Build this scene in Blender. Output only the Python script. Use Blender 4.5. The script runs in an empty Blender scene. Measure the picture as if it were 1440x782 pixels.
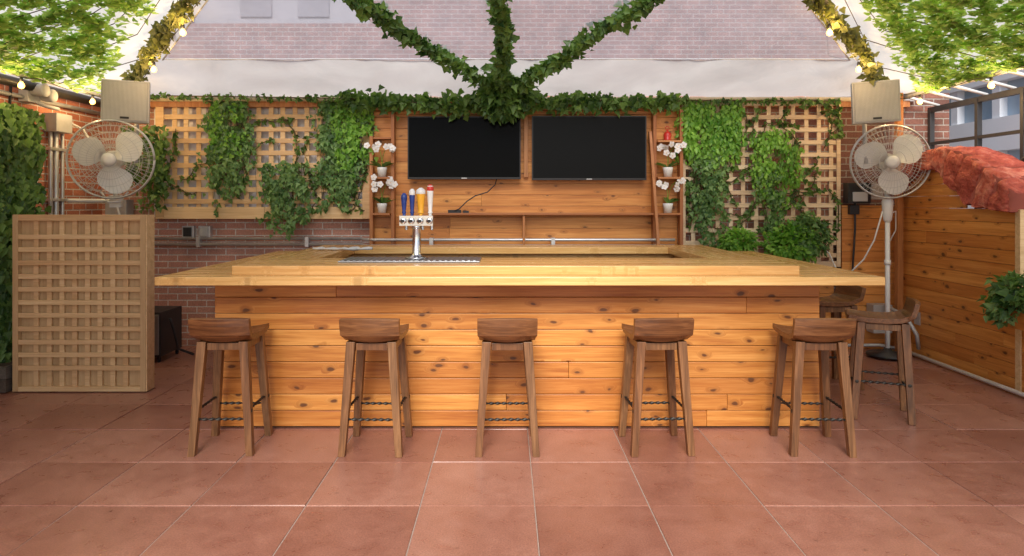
import bpy, bmesh, math, random
from mathutils import Vector, Matrix, noise
random.seed(11)
R = random.random
U = random.uniform
G = random.gauss
scene = bpy.context.scene
scene.view_settings.view_transform = 'Standard'
scene.view_settings.look = 'None'
scene.view_settings.exposure = 0

# ------------------------------------------------------------------ materials
def newmat(name):
    m = bpy.data.materials.new(name); m.use_nodes = True
    nt = m.node_tree; nt.nodes.clear()
    out = nt.nodes.new('ShaderNodeOutputMaterial')
    b = nt.nodes.new('ShaderNodeBsdfPrincipled')
    nt.links.new(b.outputs[0], out.inputs[0])
    return m, nt, b, out
def math_n(nt, op, a, b=None, clamp=False):
    n = nt.nodes.new('ShaderNodeMath'); n.operation = op; n.use_clamp = clamp
    for i, v in enumerate((a, b)):
        if v is None: continue
        if isinstance(v, (int, float)): n.inputs[i].default_value = v
        else: nt.links.new(v, n.inputs[i])
    return n.outputs[0]
def comb(nt, x, y, z):
    n = nt.nodes.new('ShaderNodeCombineXYZ')
    for i, v in enumerate((x, y, z)):
        if isinstance(v, (int, float)): n.inputs[i].default_value = v
        else: nt.links.new(v, n.inputs[i])
    return n.outputs[0]
def coords(nt):
    tc = nt.nodes.new('ShaderNodeTexCoord'); s = nt.nodes.new('ShaderNodeSeparateXYZ')
    nt.links.new(tc.outputs['Object'], s.inputs[0])
    return tc.outputs['Object'], {'x': s.outputs[0], 'y': s.outputs[1], 'z': s.outputs[2]}
def noise_n(nt, vec, scale, detail=2, dist=0.0, rough=.55):
    n = nt.nodes.new('ShaderNodeTexNoise'); n.inputs['Scale'].default_value = scale
    n.inputs['Detail'].default_value = detail; n.inputs['Distortion'].default_value = dist
    n.inputs['Roughness'].default_value = rough
    nt.links.new(vec, n.inputs['Vector']); return n.outputs['Fac']
def ramp(nt, fac, stops):
    n = nt.nodes.new('ShaderNodeValToRGB'); nt.links.new(fac, n.inputs[0])
    e = n.color_ramp.elements
    while len(e) < len(stops): e.new(0.5)
    for i, (p, c) in enumerate(stops):
        e[i].position = p
        if isinstance(c, (int, float)): c = (c, c, c)
        e[i].color = (c[0], c[1], c[2], 1)
    return n.outputs[0]
def mixc(nt, fac, a, b, mode='MIX'):
    n = nt.nodes.new('ShaderNodeMix'); n.data_type = 'RGBA'; n.blend_type = mode
    for idx, v in ((0, fac), (6, a), (7, b)):
        if isinstance(v, (int, float)): n.inputs[idx].default_value = v
        elif isinstance(v, tuple): n.inputs[idx].default_value = (v[0], v[1], v[2], 1)
        else: nt.links.new(v, n.inputs[idx])
    return n.outputs[2]
def bump(nt, b, h, strength=.3, dist=.01):
    n = nt.nodes.new('ShaderNodeBump'); n.inputs['Strength'].default_value = strength
    n.inputs['Distance'].default_value = dist
    nt.links.new(h, n.inputs['Height']); nt.links.new(n.outputs[0], b.inputs['Normal'])
def rnd_island(nt):
    g = nt.nodes.new('ShaderNodeNewGeometry'); o = nt.nodes.new('ShaderNodeObjectInfo')
    a = math_n(nt, 'ADD', g.outputs['Random Per Island'], o.outputs['Random'])
    return math_n(nt, 'FRACT', a)

def wood(name, dark, mid, light, ax='x', cross='z', knots=1.0, rough=.42, var=.28, kcol=(.10, .032, .010), ks=(4.4, 9.0), gs=1.0):
    m, nt, b, out = newmat(name)
    obj, c = coords(nt); r = rnd_island(nt)
    third = [a for a in 'xyz' if a not in (ax, cross)][0]
    u = math_n(nt, 'ADD', c[ax], math_n(nt, 'MULTIPLY', r, 41.0))
    v = c[cross]; w = c[third]
    vv = math_n(nt, 'MULTIPLY', math_n(nt, 'ADD', v, math_n(nt, 'MULTIPLY', r, 7.0)), 20.0 * gs)
    if knots > 0:
        wob = noise_n(nt, comb(nt, math_n(nt, 'MULTIPLY', u, 9), math_n(nt, 'MULTIPLY', v, 14), 0), 1.0, 1)
        ku = math_n(nt, 'ADD', math_n(nt, 'MULTIPLY', u, ks[0]), math_n(nt, 'MULTIPLY', wob, .22))
        kv = math_n(nt, 'ADD', math_n(nt, 'MULTIPLY', v, ks[1]), math_n(nt, 'MULTIPLY', wob, .35))
        vo = nt.nodes.new('ShaderNodeTexVoronoi'); vo.voronoi_dimensions = '2D'; vo.inputs['Scale'].default_value = 1
        nt.links.new(comb(nt, ku, kv, 0), vo.inputs['Vector'])
        sp = nt.nodes.new('ShaderNodeSeparateColor'); nt.links.new(vo.outputs['Color'], sp.inputs[0])
        size = math_n(nt, 'MULTIPLY', math_n(nt, 'SUBTRACT', sp.outputs[0], .45, True), 0.17)
        kd = math_n(nt, 'SUBTRACT', vo.outputs['Distance'], size)
        gate = math_n(nt, 'GREATER_THAN', sp.outputs[0], .52)
        core = math_n(nt, 'MULTIPLY', math_n(nt, 'SUBTRACT', 1.0, math_n(nt, 'MULTIPLY', math_n(nt, 'MAXIMUM', kd, 0.0), 20.0), True), gate)
        halo = math_n(nt, 'MULTIPLY', math_n(nt, 'SUBTRACT', 1.0, math_n(nt, 'MULTIPLY', math_n(nt, 'MAXIMUM', kd, 0.0), 4.2), True), gate)
        vv = math_n(nt, 'ADD', vv, math_n(nt, 'MULTIPLY', halo, 1.6))
    g1 = noise_n(nt, comb(nt, math_n(nt, 'MULTIPLY', u, 1.1 * gs), vv, math_n(nt, 'MULTIPLY', w, 20 * gs)), 1.0, 4, .7)
    g2 = noise_n(nt, comb(nt, math_n(nt, 'MULTIPLY', u, 4.0), math_n(nt, 'MULTIPLY', vv, 6.0), math_n(nt, 'MULTIPLY', w, 110)), 1.0, 2, .2)
    g3 = noise_n(nt, comb(nt, math_n(nt, 'MULTIPLY', u, .9), math_n(nt, 'MULTIPLY', v, 3.0), w), 1.6, 1)
    f = math_n(nt, 'ADD', math_n(nt, 'MULTIPLY', g1, .65), math_n(nt, 'MULTIPLY', g2, .35))
    col = ramp(nt, f, [(.30, dark), (.5, mid), (.70, light)])
    tint = math_n(nt, 'ADD', math_n(nt, 'MULTIPLY', math_n(nt, 'ADD', math_n(nt, 'MULTIPLY', r, .65), math_n(nt, 'MULTIPLY', g3, .35)), var * 2), 1 - var)
    col = mixc(nt, 1.0, col, comb(nt, tint, math_n(nt, 'POWER', tint, 1.6), math_n(nt, 'POWER', tint, 2.0)), 'MULTIPLY')
    if knots > 0:
        col = mixc(nt, math_n(nt, 'MULTIPLY', halo, .45 * knots), col, tuple(x * .55 for x in dark))
        col = mixc(nt, math_n(nt, 'MULTIPLY', core, .88 * knots), col, kcol)
    nt.links.new(col, b.inputs['Base Color'])
    nt.links.new(math_n(nt, 'ADD', math_n(nt, 'MULTIPLY', f, .25), rough - .12), b.inputs['Roughness'])
    bump(nt, b, f, .25, .004)
    return m

def brick(name, ax, c1, c2, mortar, w=.215, h=.072, soot=.3, vax='z', ms=.0065):
    m, nt, b, out = newmat(name); obj, c = coords(nt)
    n0 = noise_n(nt, obj, 30, 1)
    vec = comb(nt, math_n(nt, 'ADD', c[ax], math_n(nt, 'MULTIPLY', n0, .006)), math_n(nt, 'ADD', c[vax], math_n(nt, 'MULTIPLY', n0, .006)), 0)
    t = nt.nodes.new('ShaderNodeTexBrick'); nt.links.new(vec, t.inputs['Vector'])
    t.inputs['Scale'].default_value = 1; t.inputs['Brick Width'].default_value = w; t.inputs['Row Height'].default_value = h
    t.inputs['Mortar Size'].default_value = ms; t.inputs['Mortar Smooth'].default_value = .25; t.inputs['Bias'].default_value = 0
    t.inputs['Color1'].default_value = (*c1, 1); t.inputs['Color2'].default_value = (*c2, 1); t.inputs['Mortar'].default_value = (*mortar, 1)
    n1 = noise_n(nt, obj, 3.0, 3); n2 = noise_n(nt, obj, 60, 3)
    col = mixc(nt, 1.0, t.outputs['Color'], ramp(nt, n1, [(.3, 1 - soot), (.7, 1.1)]), 'MULTIPLY')
    col = mixc(nt, 1.0, col, ramp(nt, n2, [(.3, .75), (.7, 1.15)]), 'MULTIPLY')
    nt.links.new(col, b.inputs['Base Color']); b.inputs['Roughness'].default_value = .85
    hgt = math_n(nt, 'ADD', math_n(nt, 'SUBTRACT', 1.0, t.outputs['Fac']), math_n(nt, 'MULTIPLY', n2, .35))
    bump(nt, b, hgt, .7, .008)
    return m

def plain(name, col, rough=.5, metal=0.0, nvar=.12, ns=12, bmp=.0, coat=0.0):
    m, nt, b, out = newmat(name); obj, c = coords(nt)
    n = noise_n(nt, obj, ns, 3)
    k = ramp(nt, n, [(.25, 1 - nvar), (.75, 1 + nvar * .6)])
    nt.links.new(mixc(nt, 1.0, tuple(col), k, 'MULTIPLY'), b.inputs['Base Color'])
    nt.links.new(math_n(nt, 'ADD', math_n(nt, 'MULTIPLY', n, .15), rough - .07), b.inputs['Roughness'])
    b.inputs['Metallic'].default_value = metal
    if bmp: bump(nt, b, n, bmp, .01)
    return m

def leafmat(name, dark, light, trans=.35, rough=.45):
    m, nt, b, out = newmat(name)
    g = nt.nodes.new('ShaderNodeNewGeometry'); obj, c = coords(nt)
    n = noise_n(nt, obj, 3.5, 1)
    f = math_n(nt, 'ADD', math_n(nt, 'MULTIPLY', g.outputs['Random Per Island'], .65), math_n(nt, 'MULTIPLY', math_n(nt, 'SUBTRACT', n, .3), .8), True)
    mid = tuple((a + b_) / 2 for a, b_ in zip(dark, light))
    col = ramp(nt, f, [(.1, dark), (.5, mid), (.92, light)])
    nt.links.new(col, b.inputs['Base Color']); b.inputs['Roughness'].default_value = rough
    tr = nt.nodes.new('ShaderNodeBsdfTranslucent')
    nt.links.new(mixc(nt, 1.0, col, (1.5, 1.6, .9), 'MULTIPLY'), tr.inputs[0])
    mx = nt.nodes.new('ShaderNodeMixShader'); mx.inputs[0].default_value = trans
    nt.links.new(b.outputs[0], mx.inputs[1]); nt.links.new(tr.outputs[0], mx.inputs[2])
    nt.links.new(mx.outputs[0], out.inputs[0])
    return m

def emis(name, col, s):
    m, nt, b, out = newmat(name)
    b.inputs['Base Color'].default_value = (*col, 1)
    b.inputs['Emission Color'].default_value = (*col, 1); b.inputs['Emission Strength'].default_value = s
    m.cycles.emission_sampling = 'NONE'
    return m

def sheet(name, tcol, dcol, transp, transl, gloss, wr=2.0, tint=(1, 1, 1), bs=.4):
    m, nt, b, out = newmat(name); obj, c = coords(nt)
    b.inputs['Base Color'].default_value = (*dcol, 1); b.inputs['Roughness'].default_value = .45 if gloss < .5 else .08
    n = noise_n(nt, obj, wr, 3, 1.2); bump(nt, b, n, bs, .05)
    tr = nt.nodes.new('ShaderNodeBsdfTranslucent')
    k = ramp(nt, noise_n(nt, obj, 1.3, 4, .8), [(.3, .80), (.7, 1.0)])
    nt.links.new(mixc(nt, 1.0, tuple(tcol), k, 'MULTIPLY'), tr.inputs[0])
    m1 = nt.nodes.new('ShaderNodeMixShader'); m1.inputs[0].default_value = transl
    nt.links.new(b.outputs[0], m1.inputs[1]); nt.links.new(tr.outputs[0], m1.inputs[2])
    last = m1
    if transp > 0:
        tp = nt.nodes.new('ShaderNodeBsdfTransparent'); tp.inputs[0].default_value = (*tint, 1)
        m2 = nt.nodes.new('ShaderNodeMixShader'); m2.inputs[0].default_value = transp
        nt.links.new(m1.outputs[0], m2.inputs[1]); nt.links.new(tp.outputs[0], m2.inputs[2])
        last = m2
    nt.links.new(last.outputs[0], out.inputs[0])
    return m

M_bar = wood('knotty_pine', (.36, .105, .018), (.56, .215, .042), (.72, .33, .085), 'x', 'z', var=.27)
M_panel = wood('knotty_pine_panel', (.42, .135, .026), (.63, .25, .058), (.78, .37, .11), 'x', 'z', knots=.8, var=.24)
M_side = wood('knotty_pine_side', (.44, .14, .025), (.62, .24, .05), (.76, .35, .09), 'y', 'z', var=.22)
M_top = wood('varnished_counter', (.58, .29, .085), (.73, .41, .14), (.83, .53, .215), 'x', 'y', knots=.25, rough=.26, var=.13)
M_topy = wood('varnished_counter_y', (.58, .29, .085), (.73, .41, .14), (.83, .53, .215), 'y', 'x', knots=.15, rough=.26, var=.08)
M_trim = wood('stained_trim', (.28, .09, .025), (.42, .16, .05), (.52, .22, .08), 'z', 'x', knots=0)
M_shelf = wood('shelf_wood', (.30, .10, .03), (.44, .17, .055), (.54, .24, .08), 'x', 'y', knots=0)
M_stool = wood('walnut_stain', (.080, .032, .011), (.17, .072, .026), (.32, .145, .056), 'z', 'x', knots=0, rough=.4, var=.25, gs=2)
M_seat = wood('walnut_seat', (.075, .028, .010), (.175, .068, .024), (.33, .145, .052), 'x', 'z', knots=0, rough=.34, var=.2, gs=2)
M_lat = wood('cedar_lattice', (.54, .33, .15), (.70, .46, .23), (.80, .57, .32), 'x', 'z', knots=0, rough=.6, var=.12)
M_latp = wood('pale_lattice', (.56, .40, .24), (.72, .54, .35), (.82, .67, .46), 'x', 'z', knots=0, rough=.6, var=.12)
M_ply = wood('cedar_board', (.46, .28, .13), (.56, .36, .18), (.64, .44, .23), 'z', 'x', knots=0, rough=.65, var=.08, gs=.6)
M_box = wood('weathered_planter', (.05, .04, .03), (.10, .08, .06), (.16, .13, .10), 'y', 'z', knots=0, rough=.8)
M_brk_y = brick('red_brick_side', 'y', (.60, .23, .13), (.48, .16, .09), (.68, .62, .56))
M_brk_x = brick('pink_brick_back', 'x', (.64, .33, .25), (.56, .26, .19), (.78, .72, .67))
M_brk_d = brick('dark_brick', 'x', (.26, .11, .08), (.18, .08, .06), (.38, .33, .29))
M_brk_b = brick('building_brick', 'x', (.36, .19, .16), (.29, .15, .13), (.46, .40, .38), w=.23, h=.085, ms=.010, soot=.35)
M_white = plain('white_paint', (.76, .76, .74), .45, nvar=.06)
M_fan = plain('fan_white', (.78, .78, .76), .35, nvar=.04)
M_wire = plain('fan_wire', (.60, .61, .61), .35, .4)
M_spk = plain('speaker_grey', (.50, .50, .49), .6, nvar=.06)
M_grill = plain('speaker_grille', (.36, .36, .36), .5, nvar=.06)
M_dark = plain('black_plastic', (.02, .02, .022), .45)
M_steel = plain('galvanised_steel', (.66, .66, .66), .38, .6, nvar=.15)
M_chrome = plain('chrome', (.75, .76, .78), .16, 1.0, nvar=.04)
M_brushed = plain('stainless', (.36, .37, .39), .35, .8, nvar=.1)
M_iron = plain('dark_iron', (.05, .045, .04), .5, .7)
M_bframe = plain('dark_frame', (.06, .06, .065), .5, .3)
M_pipe = plain('grey_pipe', (.46, .46, .46), .45, .3)
M_tan = plain('tan_strut', (.66, .56, .40), .55)
M_int = plain('bar_interior', (.06, .045, .035), .6)
M_blue = plain('blue_handle', (.02, .05, .25), .3)
M_yel = plain('yellow_handle', (.85, .42, .03), .3)
M_redp = plain('red_paint', (.55, .03, .02), .35)
M_stem = plain('vine_stem', (.10, .07, .03), .8)
M_bark = plain('soil', (.04, .025, .015), .9)
M_joint = plain('ground_gravel', (.40, .31, .26), .9, nvar=.25, ns=60)
M_petal = plain('petal', (.80, .78, .76), .5, nvar=.05)
M_facade = plain('white_facade', (.78, .80, .84), .7, nvar=.06, ns=1)
M_winblue = plain('office_window', (.34, .44, .54), .2, nvar=.3, ns=.6)
M_shut = plain('grey_siding', (.32, .32, .35), .6, nvar=.2, ns=3)
M_shut2 = plain('grey_shutter', (.22, .22, .25), .6, nvar=.2, ns=3)
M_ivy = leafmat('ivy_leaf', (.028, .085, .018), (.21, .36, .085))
M_ivyr = leafmat('roof_ivy_leaf_backlit', (.15, .27, .07), (.56, .70, .31), trans=.62)  # paler than the other ivy: backlight through the canopy put into the leaf colour
M_ivyh = leafmat('hip_ivy_leaf_lit', (.09, .10, .03), (.32, .31, .11), trans=.4)  # brownish-yellow lit look along the hips painted into the leaf colour
M_fern = leafmat('fern_leaf', (.08, .25, .02), (.34, .60, .10), trans=.35)
M_box_l = leafmat('drape_leaf', (.045, .13, .03), (.27, .44, .15), trans=.3)
M_fab = sheet('canopy_fabric', (.93, .90, .84), (.84, .81, .76), 0, .72, 0, wr=3.2, bs=.9)
M_vin = sheet('clear_vinyl', (.74, .74, .80), (.50, .50, .55), .46, .64, .6, wr=1.2, tint=(.96, .95, .98), bs=.3)
M_frost = plain('frosted_pane', (.84, .82, .86), .4, nvar=.12, ns=2)
M_bulb = emis('warm_bulb', (1.0, .50, .13), 5)

def mk_screen(name, spec, ro):
    m, nt, b, out = newmat(name)
    b.inputs['Base Color'].default_value = (.004, .0045, .006, 1); b.inputs['Roughness'].default_value = ro
    b.inputs['Specular IOR Level'].default_value = spec
    obj, c = coords(nt); bump(nt, b, noise_n(nt, obj, 1.5, 2), .05, .01)
    return m
M_scr = mk_screen('tv_screen', .035, .12); M_scr2 = mk_screen('tv_screen_matte', .11, .25)

def mk_paver():
    m, nt, b, out = newmat('terracotta_paver'); obj, c = coords(nt); r = rnd_island(nt)
    n1 = noise_n(nt, obj, 1.7, 4, .5); n2 = noise_n(nt, obj, 130, 2); n3 = noise_n(nt, obj, 9, 4, .4)
    f = math_n(nt, 'ADD', math_n(nt, 'ADD', math_n(nt, 'MULTIPLY', n1, .45), math_n(nt, 'MULTIPLY', n3, .30)), math_n(nt, 'MULTIPLY', r, .25))
    col = ramp(nt, f, [(.30, (.25, .098, .066)), (.5, (.34, .148, .102)), (.70, (.44, .215, .155))])
    col = mixc(nt, 1.0, col, ramp(nt, n2, [(.3, .70), (.7, 1.16)]), 'MULTIPLY')
    vo = nt.nodes.new('ShaderNodeTexVoronoi'); vo.inputs['Scale'].default_value = 5.5; nt.links.new(obj, vo.inputs['Vector'])
    st = ramp(nt, vo.outputs['Distance'], [(.03, .70), (.09, 1.0)])
    n4 = noise_n(nt, obj, 2.3, 2)
    st = mixc(nt, math_n(nt, 'GREATER_THAN', n4, .50), (1.0, 1.0, 1.0), st)
    col = mixc(nt, 1.0, col, st, 'MULTIPLY')
    nt.links.new(col, b.inputs['Base Color'])
    nt.links.new(math_n(nt, 'ADD', math_n(nt, 'MULTIPLY', n3, .42), .12), b.inputs['Roughness'])
    bump(nt, b, n2, .2, .002)
    return m
M_pav = mk_paver()

def mk_red():
    m, nt, b, out = newmat('red_stucco'); obj, c = coords(nt); r = rnd_island(nt)
    n = noise_n(nt, obj, 11, 4, .8)
    f = math_n(nt, 'ADD', math_n(nt, 'MULTIPLY', n, .82), math_n(nt, 'MULTIPLY', r, .18))
    nt.links.new(ramp(nt, f, [(.28, (.25, .035, .022)), (.5, (.46, .088, .058)), (.72, (.66, .25, .18))]), b.inputs['Base Color'])
    b.inputs['Roughness'].default_value = .7; bump(nt, b, noise_n(nt, obj, 22, 4), 1.0, .03)
    return m
M_red = mk_red()
M_redm = plain('arch_mortar', (.28, .07, .05), .9)

# ------------------------------------------------------------------ mesh builder
class MB:
    def __init__(s, *mats):
        s.v = []; s.f = []; s.m = []; s.s = []; s.mats = list(mats)
    def mi(s, mat):
        if mat not in s.mats: s.mats.append(mat)
        return s.mats.index(mat)
    def add(s, vs, fs, mat, smooth=False):
        o = len(s.v); k = s.mi(mat)
        s.v.extend([tuple(v) for v in vs])
        for f in fs:
            s.f.append([i + o for i in f]); s.m.append(k); s.s.append(smooth)
    def box(s, x0, x1, y0, y1, z0, z1, mat, M=None):
        vs = [Vector((x, y, z)) for z in (z0, z1) for y in (y0, y1) for x in (x0, x1)]
        if M: vs = [M @ v for v in vs]
        s.add(vs, [(0, 2, 3, 1), (4, 5, 7, 6), (0, 1, 5, 4), (2, 6, 7, 3), (0, 4, 6, 2), (1, 3, 7, 5)], mat)
    def beam(s, p0, p1, w0, d0, w1, d1, mat):
        p0 = Vector(p0); p1 = Vector(p1)
        vs = [(p.x + sx * w / 2, p.y + sy * d / 2, p.z) for p, w, d in ((p0, w0, d0), (p1, w1, d1)) for sx, sy in ((-1, -1), (1, -1), (1, 1), (-1, 1))]
        s.add(vs, [(3, 2, 1, 0), (4, 5, 6, 7), (0, 1, 5, 4), (1, 2, 6, 5), (2, 3, 7, 6), (3, 0, 4, 7)], mat)
    def tube(s, pts, r, mat, seg=8, flat=None, twist=0):
        pts = [Vector(p) for p in pts]; n = len(pts)
        rs = r if isinstance(r, (list, tuple)) else [r] * n
        t = (pts[1] - pts[0]).normalized()
        a = Vector((0, 0, 1)) if abs(t.z) < .9 else Vector((1, 0, 0))
        nx = t.cross(a).normalized(); vs = []
        for i, p in enumerate(pts):
            t = (pts[min(i + 1, n - 1)] - pts[max(i - 1, 0)])
            if t.length < 1e-9: t = Vector((0, 0, 1))
            t.normalize()
            nx = (nx - t * nx.dot(t)).normalized(); ny = t.cross(nx)
            for k in range(seg):
                an = 2 * math.pi * k / seg
                ca, sa = math.cos(an), math.sin(an) * (flat or 1)
                if twist:
                    tw = twist * i; ca, sa = ca * math.cos(tw) - sa * math.sin(tw), ca * math.sin(tw) + sa * math.cos(tw)
                vs.append(p + nx * ca * rs[i] + ny * sa * rs[i])
        fs = []
        for i in range(n - 1):
            for k in range(seg):
                k2 = (k + 1) % seg
                fs.append((i * seg + k, i * seg + k2, (i + 1) * seg + k2, (i + 1) * seg + k))
        fs.append(tuple(reversed(range(seg)))); fs.append(tuple(range((n - 1) * seg, n * seg)))
        s.add(vs, fs, mat, True)
    def lathe(s, c, prof, mat, seg=20, axis='z'):
        vs = []; 
        for (r, h) in prof:
            for k in range(seg):
                a = 2 * math.pi * k / seg
                if axis == 'z': vs.append((c[0] + r * math.cos(a), c[1] + r * math.sin(a), c[2] + h))
                elif axis == 'y': vs.append((c[0] + r * math.cos(a), c[1] + h, c[2] + r * math.sin(a)))
                else: vs.append((c[0] + h, c[1] + r * math.cos(a), c[2] + r * math.sin(a)))
        fs = []
        for i in range(len(prof) - 1):
            for k in range(seg):
                k2 = (k + 1) % seg
                fs.append((i * seg + k, i * seg + k2, (i + 1) * seg + k2, (i + 1) * seg + k))
        fs.append(tuple(reversed(range(seg)))); fs.append(tuple(range((len(prof) - 1) * seg, len(prof) * seg)))
        s.add(vs, fs, mat, True)
    def ring(s, c, Rr, r, mat, seg=48, axis='y'):
        pts = []
        for k in range(seg + 1):
            a = 2 * math.pi * k / seg
            pts.append((c[0] + Rr * math.cos(a), c[1], c[2] + Rr * math.sin(a)) if axis == 'y' else (c[0] + Rr * math.cos(a), c[1] + Rr * math.sin(a), c[2]))
        s.tube(pts, r, mat, 5)
    def build(s, name, bevel=0, loc=(0, 0, 0), rot=(0, 0, 0)):
        me = bpy.data.meshes.new(name); me.from_pydata(s.v, [], s.f)
        for m in s.mats: me.materials.append(m)
        me.polygons.foreach_set('material_index', s.m); me.polygons.foreach_set('use_smooth', s.s)
        me.update()
        ob = bpy.data.objects.new(name, me); scene.collection.objects.link(ob)
        ob.location = loc; ob.rotation_euler = rot
        if bevel:
            b = ob.modifiers.new('bevel', 'BEVEL'); b.width = bevel; b.segments = 2; b.limit_method = 'ANGLE'; b.angle_limit = math.radians(50)
        return ob

IVY = [(0, 0), (-.06, .30), (.20, .50), (.42, .30), (.60, .24), (1, 0)]
SML = [(0, 0), (.35, .26), (.75, .20), (1, 0)]
class Leaves(MB):
    def leaf(s, p, tip, nrm, size, shape, mat, wid=1.0):
        tip = tip.normalized(); side = tip.cross(nrm)
        if side.length < 1e-4: side = tip.orthogonal()
        side.normalize(); n = side.cross(tip)
        o = len(s.v); k = s.mi(mat); L = len(shape); fold = U(.05, .3)
        for a, b in shape: s.v.append(tuple(p + tip * (a * size) + side * (b * size * wid) + n * (b * fold * size - .25 * size * a * a)))
        for a, b in shape[1:-1]: s.v.append(tuple(p + tip * (a * size) - side * (b * size * wid) + n * (b * fold * size - .25 * size * a * a)))
        s.f.append([o + i for i in range(L)]); s.f.append([o] + [o + L + i for i in range(L - 2)] + [o + L - 1])
        s.m += [k, k]; s.s += [False, False]
def rv():
    return Vector((G(0, 1), G(0, 1), G(0, 1))).normalized()
def garland(L, path, r, per_m, size, mat, shape=IVY, face=Vector((0, -1, -.3)), down=.5, stem=True, end_taper=.5):
    path = [Vector(p) for p in path]
    segs = [(path[i + 1] - path[i]).length for i in range(len(path) - 1)]; tot = sum(segs)
    if stem: L.tube(path, .006, M_stem, 5)
    nl = int(tot * per_m)
    ph = U(0, 9)
    for i in range(nl):
        d = R() * tot; q = d
        for j, sl in enumerate(segs):
            if q <= sl: break
            q -= sl
        p = path[j].lerp(path[j + 1], min(1, q / max(sl, 1e-6)))
        rr = r * (1.0 + 1.1 * noise.noise(Vector((d * 4.1 + ph, 0, 0))))
        t = d / tot
        rr *= 1 - end_taper * max(0, t - .8) / .2 * .6
        p = p + rv() * rr * (R() ** .6)
        if R() < .08: p = p + rv() * r * .9
        tip = Vector((0, 0, -down)) + rv() * .8
        L.leaf(p, tip, face + rv() * .7, size * U(.6, 1.25), shape, mat)
def strand_curtain(L, x0, x1, ztop, zbot, y, n, per, size, mat, shape=IVY, wid=1.0, spread=.03, ydep=.05, rag=.45):
    for i in range(n):
        x = U(x0, x1); cx = (x - x0) / (x1 - x0)
        ln = (ztop - zbot) * (1 - rag * R()) * (.72 + .28 * math.sin(math.pi * (.15 + .7 * cx)))
        z = ztop + G(0, .03); xx = x; yy = y - R() * ydep
        end = z - ln; pts = [(xx, yy, z)]
        while z > end:
            z -= U(.4, 1.2) / per; xx += G(0, .008)
            if noise.noise(Vector((xx * 6, z * 5, x0 * 3))) < -.25: continue
            p = Vector((xx + G(0, spread), yy + G(0, spread * .6) , z))
            L.leaf(p, Vector((G(0, .6), G(0, .4), -1)), Vector((0, -1, .35)) + rv() * .6, size * U(.6, 1.3), shape, mat, wid)
            pts.append((xx, yy, z))
        if len(pts) > 2 and R() < .5: L.tube(pts[::3] if len(pts) > 6 else pts, .002, M_stem, 3)
def clump(L, c, rad, n, size, mat, shape=IVY, wid=1.0):
    c = Vector(c)
    for i in range(n):
        d = rv(); k = .55 + .45 * R()
        k *= 1 + .45 * noise.noise(d * 2.2 + c)
        p = c + Vector((d.x * rad[0], d.y * rad[1], d.z * rad[2])) * k
        L.leaf(p, d + rv() * .7 + Vector((0, 0, -.3)), d + Vector((0, -.3, .4)) + rv() * .4, size * U(.6, 1.3), shape, mat, wid)

# ------------------------------------------------------------------ ground & floor
g = MB(); g.add([(-150, -150, -.005), (150, -150, -.005), (150, 150, -.005), (-150, 150, -.005)], [(0, 1, 2, 3)], M_joint); g.build('ground')
p = MB(); T = .6; gp = .003; c_ = .003
for i in range(-8, 8):
    for j in range(-9, 7):
        x0 = .149 + i * T + gp; x1 = x0 + T - 2 * gp; y0 = 4.174 + j * T + gp; y1 = y0 + T - 2 * gp
        x0 = max(x0, -4.49); x1 = min(x1, 4.6)
        y1 = min(y1, 7.58)
        if x1 - x0 < .02 or y1 - y0 < .02: continue
        dz = G(0, .0009); ta, tb = G(0, .0006), G(0, .0006)
        vs = [(x0, y0, -.04), (x1, y0, -.04), (x1, y1, -.04), (x0, y1, -.04), (x0, y0, -c_), (x1, y0, -c_), (x1, y1, -c_), (x0, y1, -c_),
              (x0 + c_, y0 + c_, dz - ta - tb), (x1 - c_, y0 + c_, dz + ta - tb), (x1 - c_, y1 - c_, dz + ta + tb), (x0 + c_, y1 - c_, dz - ta + tb)]
        fs = [(8, 9, 10, 11)] + [(a, (a + 1) % 4, (a + 1) % 4 + 4, a + 4) for a in range(4)] + [(a + 4, (a + 1) % 4 + 4, (a + 1) % 4 + 8, a + 8) for a in range(4)]
        p.add(vs, fs, M_pav)
p.build('patio_floor')

# ------------------------------------------------------------------ planks helper
def planks(mb, a0, a1, z0, z1, at, th, mat, bh=.118, axis='x', gap=.003, joints=True, lo=None):
    z = z0; last = 0
    while z < z1 - .01:
        zt = min(z + bh, z1)
        cuts = [a0, a1]
        if joints and a1 - a0 > 2:
            c = a0 + U(.7, a1 - a0 - .5)
            if R() < .8: cuts.append(c)
            if R() < .3: cuts.append(a0 + (c - a0 + 2.1) % (a1 - a0 - .4) + .2)
        cuts = sorted(cuts)
        for k in range(len(cuts) - 1):
            s, e = cuts[k] + (.0008 if k else 0), cuts[k + 1] - .0008
            off = U(0, .002)
            mb.box(s, e, at + off, at + th, z + gap / 2, zt - gap / 2, mat)
        z = zt

# ------------------------------------------------------------------ walls
w = MB(); w.box(-4.75, -4.5, -3, 7.85, -.04, 2.85, M_brk_y); w.build('brick_wall')
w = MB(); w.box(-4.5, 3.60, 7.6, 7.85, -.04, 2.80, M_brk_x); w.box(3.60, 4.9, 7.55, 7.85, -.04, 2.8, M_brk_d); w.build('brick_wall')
fw = MB()
fw.box(-3.9, -1.42, 7.56, 7.585, 1.43, 2.70, M_frost)
for x in (-3.2, -2.55, -1.9): fw.box(x - .03, x + .03, 7.535, 7.558, 1.43, 2.70, M_white)
fw.build('frosted_window')

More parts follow.
